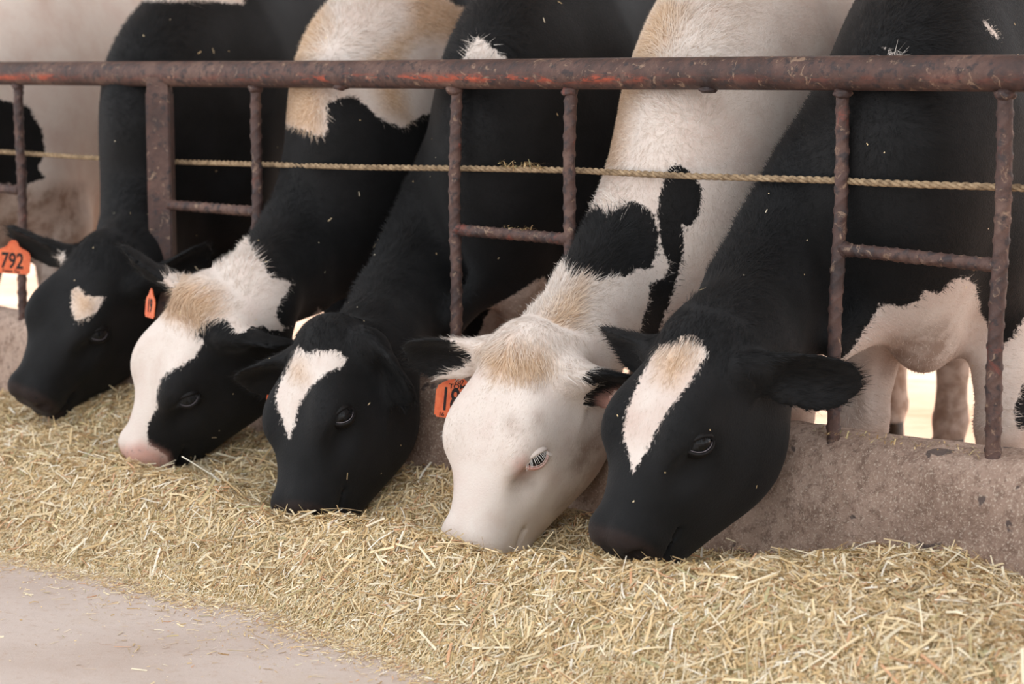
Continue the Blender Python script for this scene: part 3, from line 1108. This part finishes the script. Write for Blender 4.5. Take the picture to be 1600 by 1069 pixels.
    if nh:
        ctr = VW[Q].mean(1)
        area = np.linalg.norm(fn, axis=1) * 0.5
        uq = V[Q[:, 0], 0]; hq = is_head[Q[:, 0]]
        wgt = area * np.where(uq > -0.35, 1.0, 0.0) * np.where(hq, 1.5, 1.0)
        wgt = wgt * np.where((wz[Q[:, 0]] > 0.25) | hq, 1, 0)
        tq = tan[Q[:, 0]]
        wgt = wgt * (1 + 1.0 * tq) * np.where(HQ[Q[:, 0], 1] > 0.365, np.where(hq, 0, 1), 1)
        ws_ = pink[Q[:, 0]] < 0.02
        wgt = wgt * ws_
        cdf = np.cumsum(wgt); cdf /= cdf[-1]
        fi = np.searchsorted(cdf, RF.rand(nh))
        a, b = RF.rand(nh)[:, None], RF.rand(nh)[:, None]
        qi = Q[fi]
        P = (VW[qi[:, 0]] * (1 - a) + VW[qi[:, 1]] * a) * (1 - b) + (VW[qi[:, 3]] * (1 - a) + VW[qi[:, 2]] * a) * b
        wv = (white[qi[:, 0]][:, None] * (1 - a) + white[qi[:, 1]][:, None] * a) * (1 - b) + (white[qi[:, 3]][:, None] * (1 - a) + white[qi[:, 2]][:, None] * a) * b
        wv = wv[:, 0] + RF.randn(nh) * 0.003
        nn_ = N[qi[:, 0]]
        ish = is_head[qi[:, 0]]; ise = is_ear[qi[:, 0]]
        hq_ = HQ[qi[:, 0]]
        nd_ = unit(n1 - nape)
        flow = np.where(ish[:, None], yv + 0.0 * xv, nd_ * 0.5 - fb * 0.4 - up * 0.55)
        sidev = np.sign(hq_[:, 0])[:, None] * xv
        flow = flow + np.where((ish & (hq_[:, 1] < 0.16))[:, None], 0.35 * sidev, 0)
        for fr_, sg in zip(ears, (-1, 1)):
            me_ = ise & (np.sign(hq_[:, 0]) == sg)
            flow[me_] = fr_[2][0]
        # swirls
        sw = np.stack([vnoise(P * 9 + k * 17) for k in range(3)], 1)
        flow = flow + (0.55 + 0.9 * tan[qi[:, 0]] * ish)[:, None] * sw + RF.randn(nh, 3) * 0.22
        flow -= nn_ * (flow * nn_).sum(1)[:, None]
        flow /= np.linalg.norm(flow, axis=1)[:, None] + 1e-9
        dorsal = unit(np.cross(unit(lats[4]), nd_))
        if dorsal[2] < 0: dorsal = -dorsal
        crest = np.clip(((nn_ @ dorsal) - 0.55) / 0.35, 0, 1) * (~ish) * (~ise)
        tt = tan[qi[:, 0]]
        tuft = np.clip((0.075 - hq_[:, 1]) / 0.05, 0, 1) * np.clip((nn_ @ zv + 0.2), 0, 1) * ish
        lift = 0.16 + 0.30 * crest + 0.10 * tuft + 0.15 * ise
        Ln = (0.0105 + 0.004 * (~ish) + 0.012 * crest + 0.012 * tuft * sp.get('tuft', 1.0) + 0.006 * tt + 0.006 * ise) * (0.55 + 0.8 * RF.rand(nh))
        Ln = np.where(ish & (hq_[:, 1] > 0.22), Ln * 0.65, Ln)
        dv = flow + nn_ * lift[:, None]
        dv /= np.linalg.norm(dv, axis=1)[:, None]
        sd_ = np.cross(dv, nn_); sd_ /= np.linalg.norm(sd_, axis=1)[:, None] + 1e-9
        wd = (0.00055 + 0.00035 * RF.rand(nh) + 0.0003 * tt)[:, None]
        rt = P - nn_ * 0.0012
        TV = np.stack([rt - sd_ * wd, rt + dv * Ln[:, None], rt + sd_ * wd], 1)
        gn = np.cross(TV[:, 1] - TV[:, 0], TV[:, 2] - TV[:, 0])
        flip = (gn * nn_).sum(1) < 0
        TV[flip] = TV[flip][:, ::-1]
        fm = mesh_np('coat_hair', TV.reshape(-1, 3) - G, np.arange(nh * 3).reshape(-1, 3))
        r3 = lambda x: np.repeat(x, 3)
        attr(fm, 'white', r3(wv)); attr(fm, 'tan', r3(np.clip(tt + RF.randn(nh) * 0.12, 0, 1))); attr(fm, 'pink', np.zeros(nh * 3))
        attr(fm, 'dirt', r3(dirt[qi[:, 0]] * (RF.rand(nh) < 0.6))); attr(fm, 'rnd', r3(RF.rand(nh)))
        fm.normals_split_custom_set_from_vertices(np.repeat(nn_, 3, 0).astype(np.float32))
        tag(add_obj('coat_hair', fm, MAT_FUR, cow), kind='stuff')

    # ---- chaff caught in the coat
    if nh and sp['base'] == 'B':
        nf = 45
        okf = (uq > -0.1) & (wz[Q[:, 0]] > 0.15) & (facing[Q[:, 0]] > -0.2) & (area > 0)
        pick = RF.choice(np.flatnonzero(okf), nf)
        fp_ = ctr[pick]; fn_ = N[Q[pick, 0]]
        dv = RF.randn(nf, 3); dv -= fn_ * (dv * fn_).sum(1)[:, None]; dv /= np.linalg.norm(dv, axis=1)[:, None]
        sv_ = np.cross(dv, fn_); ln = (0.0012 + 0.007 * RF.rand(nf) ** 4)[:, None]; wd = 0.0009
        cc = fp_ + fn_ * 0.0055
        FV = np.stack([cc - dv * ln - sv_ * wd, cc - dv * ln + sv_ * wd, cc + dv * ln + sv_ * wd, cc + dv * ln - sv_ * wd], 1).reshape(-1, 3)
        cm_ = mesh_np('chaff', FV - G, np.arange(nf * 4).reshape(-1, 4)[:, ::-1], False)
        attr(cm_, 'tint', np.repeat(TINTS[RF.choice(3, nf)], 4, 0), 'FLOAT_COLOR')
        tag(add_obj('chaff', cm_, MAT_STRAW, cow), kind='stuff')

    # ---- eyes
    for sgn in (-1, 1):
        outw = unit(HM @ np.array([sgn * 0.90, 0.22, 0.30]))
        c0 = Hd(sgn * 0.100, 0.190, -0.037)
        tt = np.linspace(-0.06, 0.05, 80)
        dd = sdf(c0 + tt[:, None] * outw)
        ix = np.argmin(np.abs(dd))
        surf = c0 + tt[ix] * outw
        r = 0.0235
        cen = surf - outw * (r * 0.60)
        slit = HM @ np.array([0, 0.74, 0.67]); slit = unit(slit - outw * (slit @ outw))
        upv = np.cross(outw, slit)
        if upv @ (HM @ np.array([0, -0.7, 0.7])) < 0: upv = -upv
        fr3 = np.stack([slit, upv, outw], 1)
        bm = bmesh.new(); bmesh.ops.create_uvsphere(bm, u_segments=28, v_segments=18, radius=r)
        em = bpy.data.meshes.new('eye'); bm.to_mesh(em); bm.free()
        em.polygons.foreach_set('use_smooth', [True] * len(em.polygons))
        eye = add_obj('eye', em, MAT_EYE, cow, cen - G)
        tag(eye, 'glossy dark eye')
        lidm = MAT_LID_PINK if sp['base'] == 'W' else MAT_LID_DARK
        open_up = sp.get('eye_open', 27); open_dn = sp.get('eye_low', 28)
        for nm, sg2, op in (('upper_eyelid', 1, open_up), ('lower_eyelid', -1, open_dn)):
            Vl = []; nu_, nv_ = 22, 8
            for iu in range(nu_):
                th = math.radians(-78 + 156 * iu / (nu_ - 1))
                e = math.radians(op) * max(0.0, math.cos(th * 90 / 66)) ** 0.8 if abs(math.degrees(th)) < 66 else 0.0
                for iv in range(nv_):
                    f = iv / (nv_ - 1)
                    ph = e + (math.radians(74) - e) * f
                    rr = r * (1.075 + 0.10 * math.sin(min(1, f * 3) * math.pi) * (1 if f < 0.34 else 0) + 0.05 * (f < .02) - 0.0) + 0.0025 * f
                    if f > 0.6: rr -= 0.006 * (f - 0.6)
                    lx = rr * math.sin(th) * math.cos(ph); ly = sg2 * rr * math.sin(ph); lz = rr * math.cos(th) * math.cos(ph)
                    Vl.append(fr3 @ np.array([lx, ly, lz]))
            Fl = [(i * nv_ + j, i * nv_ + j + 1, (i + 1) * nv_ + j + 1, (i + 1) * nv_ + j) for i in range(nu_ - 1) for j in range(nv_ - 1)]
            lm_ = mesh_from(nm, Vl, Fl)
            ob = add_obj(nm, lm_, MAT_LID_PALE if (lidm == MAT_LID_PINK and sg2 > 0) else lidm, eye)
            sm_ = ob.modifiers.new('thickness', 'SOLIDIFY'); sm_.thickness = 0.0022; sm_.offset = 0
        # pale rim under the eyeball
        Vw = []
        arc = []
        for iu in range(18):
            th = math.radians(-58 + 116 * iu / 17)
            e = math.radians(open_dn - 1.5) * max(0.0, math.cos(th * 90 / 66)) ** 0.8
            arc.append(fr3 @ np.array([math.sin(th) * math.cos(e), -math.sin(e), math.cos(th) * math.cos(e)]) * r * 1.045)
        Vw, Fw = tube_mesh(arc, 0.0009, 6)
        add_obj('eye_rim', mesh_from('eye_rim', Vw, Fw), MAT_WATERLINE if sp['base'] != 'W' else MAT_LID_PINK, eye)
        # lashes on the upper lid
        nl = 24 if sp['base'] == 'W' else 34
        Vl, Fl = [], []
        for q in range(nl):
            th = math.radians(-55 + 110 * (q + RF.rand() * 0.6) / nl)
            e = math.radians(open_up) * max(0.0, math.cos(th * 90 / 66)) ** 0.8
            rootp = np.array([math.sin(th) * math.cos(e), math.sin(e), math.cos(th) * math.cos(e)]) * r * 1.13
            dr = unit(np.array([math.sin(th) * 0.8 + 0.1 * RF.randn(), -0.75 + 0.2 * RF.randn(), 0.8]))
            ln = 0.015 + 0.008 * RF.rand()
            sdv = unit(np.cross(dr, [0, 1, 0])) * 0.00035
            mid_ = rootp + dr * ln * 0.55; tipp = rootp + dr * ln + np.array([0, 0.002, 0])
            k = len(Vl)
            Vl += [fr3 @ (rootp - sdv), fr3 @ (rootp + sdv), fr3 @ (mid_ + sdv * .7), fr3 @ (mid_ - sdv * .7), fr3 @ tipp]
            Fl += [(k, k + 1, k + 2, k + 3), (k + 3, k + 2, k + 4)]
        add_obj('eyelashes', mesh_from('eyelashes', Vl, Fl, False), MAT_PALEHAIR if sp['base'] == 'W' else MAT_DARKHAIR, eye)

    # ---- hooves: two claws each
    for pts, ra, rr in legs:
        ft = np.array(pts[-1])
        bm = bmesh.new()
        for cl in (-1, 1):
            r_ = bmesh.ops.create_cone(bm, cap_ends=True, segments=14, radius1=0.036, radius2=0.026, depth=0.07)
            for v in r_['verts']:
                v.co = Vector((v.co.x * 1.35 + (0.015 if v.co.z < 0 else 0), v.co.y * 0.72 + cl * 0.022, v.co.z))
            bmesh.ops.rotate(bm, verts=r_['verts'], cent=(0, 0, 0), matrix=Matrix.Rotation(math.atan2(fb[1], fb[0]), 3, 'Z'))
        hm_ = bpy.data.meshes.new('hoof'); bm.to_mesh(hm_); bm.free()
        hm_.polygons.foreach_set('use_smooth', [True] * len(hm_.polygons))
        add_obj('hoof', hm_, MAT_HOOF, cow, Vector((*(ft - G)[:2], 0.034)) + Vector(fb * 0.012))

    # ---- ear tags
    for tg in sp.get('tags', []):
        side = 0 if tg['side'] == 'L' else 1
        base, L, M = ears[side]
        top = base + M[0] * L * tg.get('at', 0.55)
        px, py = tg['px']
        cen = ray_to_y(px, py, top[1] + tg.get('dy', -0.02))
        wx, hy = tg['size']
        ol = [(-.5, -.5), (.5, -.5), (.5, .12), (.40, .22), (.20, .30), (.12, .40), (.12, .52), (-.12, .52), (-.12, .40), (-.20, .30), (-.40, .22), (-.5, .12)]
        Mx = Matrix.Translation(Vector(cen - G)) @ Matrix.Rotation(tg.get('yaw', 0), 4, 'Z') @ Matrix.Rotation(math.pi / 2 + tg.get('pitch', -0.1), 4, 'X') @ Matrix.Rotation(tg.get('roll', 0), 4, 'Z')
        bm = bmesh.new()
        vs_ = [bm.verts.new((x * wx, y * hy, 0)) for x, y in ol]
        f_ = bm.faces.new(vs_)
        ex = bmesh.ops.extrude_face_region(bm, geom=[f_])
        for v in ex['geom']:
            if isinstance(v, bmesh.types.BMVert): v.co.z += 0.0022
        bmesh.ops.recalc_face_normals(bm, faces=bm.faces)
        bmesh.ops.bevel(bm, geom=[e for e in bm.edges if abs(e.verts[0].co.z - e.verts[1].co.z) > 0.001], offset=0.004, segments=3, affect='EDGES')
        tm = bpy.data.meshes.new('ear_tag'); bm.to_mesh(tm); bm.free()
        to = add_obj('ear_tag', tm, MAT_TAG, cow)
        to.matrix_local = Mx
        tag(to, 'orange plastic ear tag')
        for txt, x, y, hgt, xs_ in tg.get('text', []):
            cu_ = bpy.data.curves.new('print', 'FONT')
            cu_.body = txt; cu_.size = hgt; cu_.align_x = 'CENTER'; cu_.align_y = 'CENTER'; cu_.extrude = 0.0002; cu_.resolution_u = 3
            cu_.offset = 0.0010 if hgt > 0.03 else 0.0002
            tob = bpy.data.objects.new('print', cu_)
            lm_ = bpy.data.meshes.new_from_object(tob)
            bpy.data.objects.remove(tob)
            lm_.name = 'lettering'
            po = add_obj('lettering', lm_, MAT_PRINT, to)
            po.location = (x * wx, y * hy, 0.0027); po.scale = (xs_, 1, 1)
    print('cow', sp['label'][:30], len(VW), 'verts', round(time.time() - T0, 1), 's')
    return cow


COWS = [
    dict(label='white cow with a black shoulder patch at the far left edge, head out of view', base='W', G=(-1.40, 5.80), hairs=30000, voxel=0.009, coarse=0.016,
         T=(-1.72, 5.52, 0.50), nose=(-.432, -.397, -.81), dors=(-.294, -.787, .543), earL=(-60, 380, 0.05), earR=(-300, 370, 0.05),
         coat=[('body', 'B', [(-40, 150), (10, 158), (45, 165), (66, 205), (72, 240), (60, 262), (70, 278), (40, 290), (-40, 287)]),
               ('body', 'D', [(-40, 290), (40, 290), (130, 290), (130, 700), (-40, 700)])]),
    dict(label='black cow with a heart-shaped cream star on its forehead, leftmost head', base='B', G=(-0.78, 5.30), voxel=0.0075,
         T=(-0.954, 4.717, 0.557), nose=(-.432, -.397, -.81), dors=(-.294, -.787, .543), hs=0.993,
         earL=(342, 386, 0.05), earR=(-18, 352, 0.05),
         coat=[('head', 'W', [(112, 452), (122, 448), (132, 460), (148, 463), (164, 465), (152, 485), (140, 496), (118, 501), (110, 478)]),
               ('head', 'T', [(110, 448), (140, 460), (150, 465), (140, 490), (118, 495)]),
               ('all', 'W', [(90, 403), (94, 394), (102, 392), (102, 405), (95, 411)]),
               ('body', 'W', [(215, -60), (215, 2), (260, 4), (330, 2), (380, 7), (380, -60)])],
         tags=[dict(side='R', px=(20, 402), size=(.088, .078), dy=.015, yaw=-.1, roll=-.06, text=[('792', 0, -.13, .052, .72), ('Tomm Tag', -.02, -.43, .010, 1.0)])]),
    dict(label='black and white cow with a tan tufted poll and half white face', base='B', G=(-0.27, 4.87), bend=(14, 20), nape=-0.152, nk=0.94, tuft=1.0, voxel=0.007, pinknose=True,
         T=(-0.671, 4.227, 0.495), nose=(-.434, .10, -.893), dors=(-.714, -.651, .258), hs=0.992,
         earL=(462, 545, 0.02), earR=(182, 388, 0.03),
         coat=[('head', 'W', [(425, 400), (425, 500), (385, 522), (369, 521), (355, 498), (330, 500), (306, 514), (318, 535), (305, 558), (278, 573), (252, 592), (246, 615), (246, 636), (230, 666), (234, 696), (261, 713), (272, 748),
                              (150, 770), (150, 560), (170, 470), (220, 410), (345, 420)]),
               ('body', 'W', [(385, 348), (388, 380), (398, 396), (426, 435), (458, 439), (442, 466), (429, 492), (442, 511), (474, 511), (500, 480), (540, 620), (300, 620), (220, 440), (300, 360)]),
               ('body', 'W', [(360, -120), (400, 150), (432, 195), (464, 199), (495, 213), (511, 208), (510, 162), (527, 156), (546, 148), (565, 159), (591, 184), (627, 200), (660, 180), (1000, 120), (1000, -120)]),
               ('body', 'B', [(690, -8), (715, 10), (745, 13), (765, 32), (800, 22), (790, -30), (690, -30)]),
               ('ear', 'W', [(255, 440), (265, 424), (282, 426), (276, 445), (265, 450)]),
               ('head', 'T', [(230, 450), (290, 430), (345, 455), (350, 485), (310, 505), (270, 500), (240, 480)]),
               ('body', 'T', [(430, 100), (465, 10), (500, -20), (515, 40), (485, 100), (505, 150), (500, 210), (430, 195), (410, 140)]),
               ('body', 'T', [(640, -30), (760, 20), (760, 60), (650, 60), (620, 100), (640, 190), (600, 170), (570, 100), (640, 40)]),
               ('head', 'P', [(190, 700), (220, 690), (262, 712), (275, 750), (185, 750)])],
         tags=[dict(side='R', px=(236, 474), size=(.055, .062), dy=-.02, yaw=-1.05, pitch=-.1, text=[('19', 0, -.1, .04, .7)])]),
    dict(label='black cow with a short white blaze ending above the nose, third head from left', base='B', G=(0.07, 4.56), bend=(-8, 14), deep=0.06, nk=0.95, nape=-0.180, voxel=0.007,
         T=(-0.393, 4.003, 0.454), nose=(-.146, -.477, -.866), dors=(-.621, -.637, .456), tuft=0.7, hs=0.963,
         earL=(640, 632, -0.04), earR=(372, 606, 0.04),
         coat=[('head', 'W', [(466, 541), (478, 554), (498, 547), (525, 547), (543, 561), (533, 573), (508, 584), (488, 601), (471, 625), (462, 655), (452, 689), (446, 669), (434, 638), (430, 618), (447, 578)]),
               ('head', 'T', [(458, 572), (470, 566), (476, 590), (462, 592)]),
               ('body', 'W', [(745, 57), (760, 67), (791, 91), (800, 104), (724, 104), (724, 91)]),
               ('body', 'W', [(745, 530), (765, 482), (800, 462), (850, 430), (870, 480), (840, 540)]),
               ('body', 'D', [(745, 530), (765, 482), (800, 462), (850, 430), (870, 480), (840, 540)])],
         tags=[dict(side='R', px=(419, 646), size=(.06, .072), dy=-.03, yaw=-1.25, pitch=-.05, roll=.1)]),
    dict(label='white-faced cow with black ears and black patches on its neck', base='W', G=(0.45, 4.18), bend=(4, 6), nape=-0.165, hairs=140000, tuft=0.8, eye_open=24, eye_low=28,
         T=(0.002, 3.622, 0.478), nose=(-.295, -.174, -.939), dors=(-.592, -.738, .323), hs=0.989,
         earL=(1000, 612, 0.0, (-.3, -.8, -.75)), earR=(630, 556, 0.04, (-.2, -.8, -.6)),
         coat=[('body', 'B', [(892, 372), (907, 345), (922, 330), (940, 325), (947, 337), (969, 327), (987, 313), (1005, 318), (1020, 336), (1029, 360), (1029, 384), (1017, 423), (995, 421), (978, 432),
                              (957, 433), (934, 438), (910, 429), (892, 433), (883, 420), (876, 395)]),
               ('body', 'B', [(1044, 264), (1062, 255), (1077, 267), (1089, 282), (1098, 300), (1092, 336), (1077, 355), (1067, 351), (1070, 375), (1065, 408), (1053, 450), (1038, 495), (1023, 540),
                              (987, 560), (1002, 503), (1014, 473), (1014, 444), (1038, 435), (1046, 411), (1035, 390), (1029, 360), (1026, 336), (1032, 300)]),
               ('ear', 'B', [(560, 480), (712, 535), (722, 545), (738, 556), (728, 572), (700, 582), (560, 650)]),
               ('ear', 'B', [(905, 600), (915, 585), (935, 575), (1100, 575), (1100, 615), (960, 612), (945, 640), (925, 645), (908, 630)]),
               ('ear', 'P', [(935, 622), (965, 610), (970, 665), (945, 662)]),
               ('head', 'T', [(755, 548), (800, 535), (850, 545), (865, 570), (830, 592), (775, 592)]),
               ('head', 'D', [(795, 655), (806, 652), (808, 668), (798, 672)]), ('head', 'D', [(836, 596), (843, 596), (842, 604), (836, 604)]), ('head', 'D', [(835, 650), (843, 652), (845, 664), (838, 664)]),
               ('head', 'D', [(905, 745), (915, 750), (880, 800), (872, 795)]),
               ('body', 'T', [(975, 100), (1030, 0), (1065, 20), (1030, 100), (985, 170), (965, 262), (918, 262), (935, 150)]),
               ('body', 'T', [(870, 480), (905, 440), (900, 500), (850, 540), (820, 530)]),
               ('head', 'D', [(895, 690), (945, 660), (952, 705), (910, 752), (888, 730)]),
               ('head', 'D', [(800, 742), (825, 742), (828, 752), (800, 754)]), ('head', 'P', [(806, 722), (820, 716), (826, 738), (808, 744)])],
         tags=[dict(side='R', px=(713, 617), size=(.078, .090), dy=.06, yaw=-.12, roll=-.08, pitch=-.06,
                    text=[('181', -.02, -.13, .062, .60), ('707', .05, .27, .012, 1.0), ('TOMM', .08, .17, .013, 1.1), ('16', -.32, -.44, .011, 1.0)])]),
    dict(label='black cow with a broad white blaze and white brisket, nearest on the right', base='B', G=(0.80, 3.84), bend=(-30, -4), nk=1.12, deep=0.045, hairs=120000, tuft=0.8,
         T=(0.292, 3.378, 0.535), nose=(-.408, -.353, -.842), dors=(-.614, -.576, .539), hs=0.984,
         earL=(1345, 604, -0.02, (-.5, -.9, -.3)), earR=(945, 533, 0.11, (-.3, -.6, -.5)),
         coat=[('head', 'W', [(1073, 523), (1090, 525), (1100, 540), (1108, 545), (1094, 571), (1073, 603), (1045, 640), (1024, 678), (1008, 710), (989, 738), (981, 706), (973, 678), (979, 645), (999, 591),
                              (1016, 562), (1028, 542), (1053, 533)]),
               ('head', 'T', [(1030, 550), (1080, 525), (1085, 560), (1055, 600), (1030, 590)]),
               ('body', 'W', [(1290, 575), (1326, 552), (1354, 510), (1377, 474), (1411, 480), (1436, 470), (1444, 453), (1469, 459), (1490, 438), (1512, 434), (1526, 451), (1533, 489), (1549, 514), (1560, 540),
                              (1579, 531), (1600, 497), (1630, 480), (1640, 600), (1600, 600), (1584, 640), (1592, 700), (1640, 720), (1640, 800), (1290, 800)]), ('body', 'D', [(1325, 575), (1352, 565), (1362, 690), (1330, 700)]), ('body', 'D', [(1395, 525), (1480, 505), (1505, 560), (1440, 595), (1380, 585)]),  # foreleg strip and lower brisket toned browner
               ('body', 'W', [(1380, 74), (1420, 88), (1395, 92)]), ('body', 'W', [(1537, 33), (1550, 42), (1560, 60), (1546, 50)]), ('body', 'W', [(1385, -40), (1430, -3), (1400, -10)])]),
]


def wisp(name, label, s, d, z, spread, n, lens):
    """a little tuft of loose hay: crossed bent strips"""
    Vw, Fw, Cw = [], [], []
    c0 = fp(s, d, z)
    for q in range(n):
        c = np.array([spread[0] * (RF.rand() - .5), spread[1] * (RF.rand() - .5), spread[2] * RF.rand() ** 2])
        dv = unit([RF.randn(), RF.randn() * .6, RF.randn() * .35]); sv_ = unit(np.cross(dv, [0.1, 0.2, 1])) * (0.0006 + 0.0007 * RF.rand())
        ln = lens[0] + lens[1] * RF.rand() ** 2
        k = len(Vw)
        for f, bz in ((-.5, 0), (0, .12 * ln), (.5, 0)):
            for sg in (-1, 1):
                p = c + dv * ln * f + sv_ * sg + np.array([0, 0, bz])
                w3 = fpa(p[0], p[1], p[2]) - fpa(0, 0, 0)
                Vw.append(w3)
        Fw += [(k, k + 1, k + 3, k + 2), (k + 2, k + 3, k + 5, k + 4)]
        Cw += [TINTS[RF.choice([3, 4, 9, 1, 6])]] * 6
    me = mesh_from(name, Vw, Fw, False)
    attr(me, 'tint', np.array(Cw), 'FLOAT_COLOR')
    o = add_obj(name, me, MAT_STRAW, None, c0)
    tag(o, label, 'hay', kind='stuff')


wisp('hay_wisp', 'small tuft of hay caught on the rope in mid fence', -0.145, 0.02, 0.766, (.13, .012, .010), 90, (.006, .022))
wisp('hay_crumbs', 'few hay crumbs lying on the middle rung of the fence', -0.13, -0.010, 0.647, (.09, .010, .006), 28, (.004, .012))
wisp('hay_crumbs', 'hay crumbs scattered on the curb top by the right bars', 0.76, -0.02, 0.334, (.34, .06, .006), 150, (.004, .016))
for sp in COWS:
    build_cow(sp)
print('script', round(time.time() - T0, 1), 's')
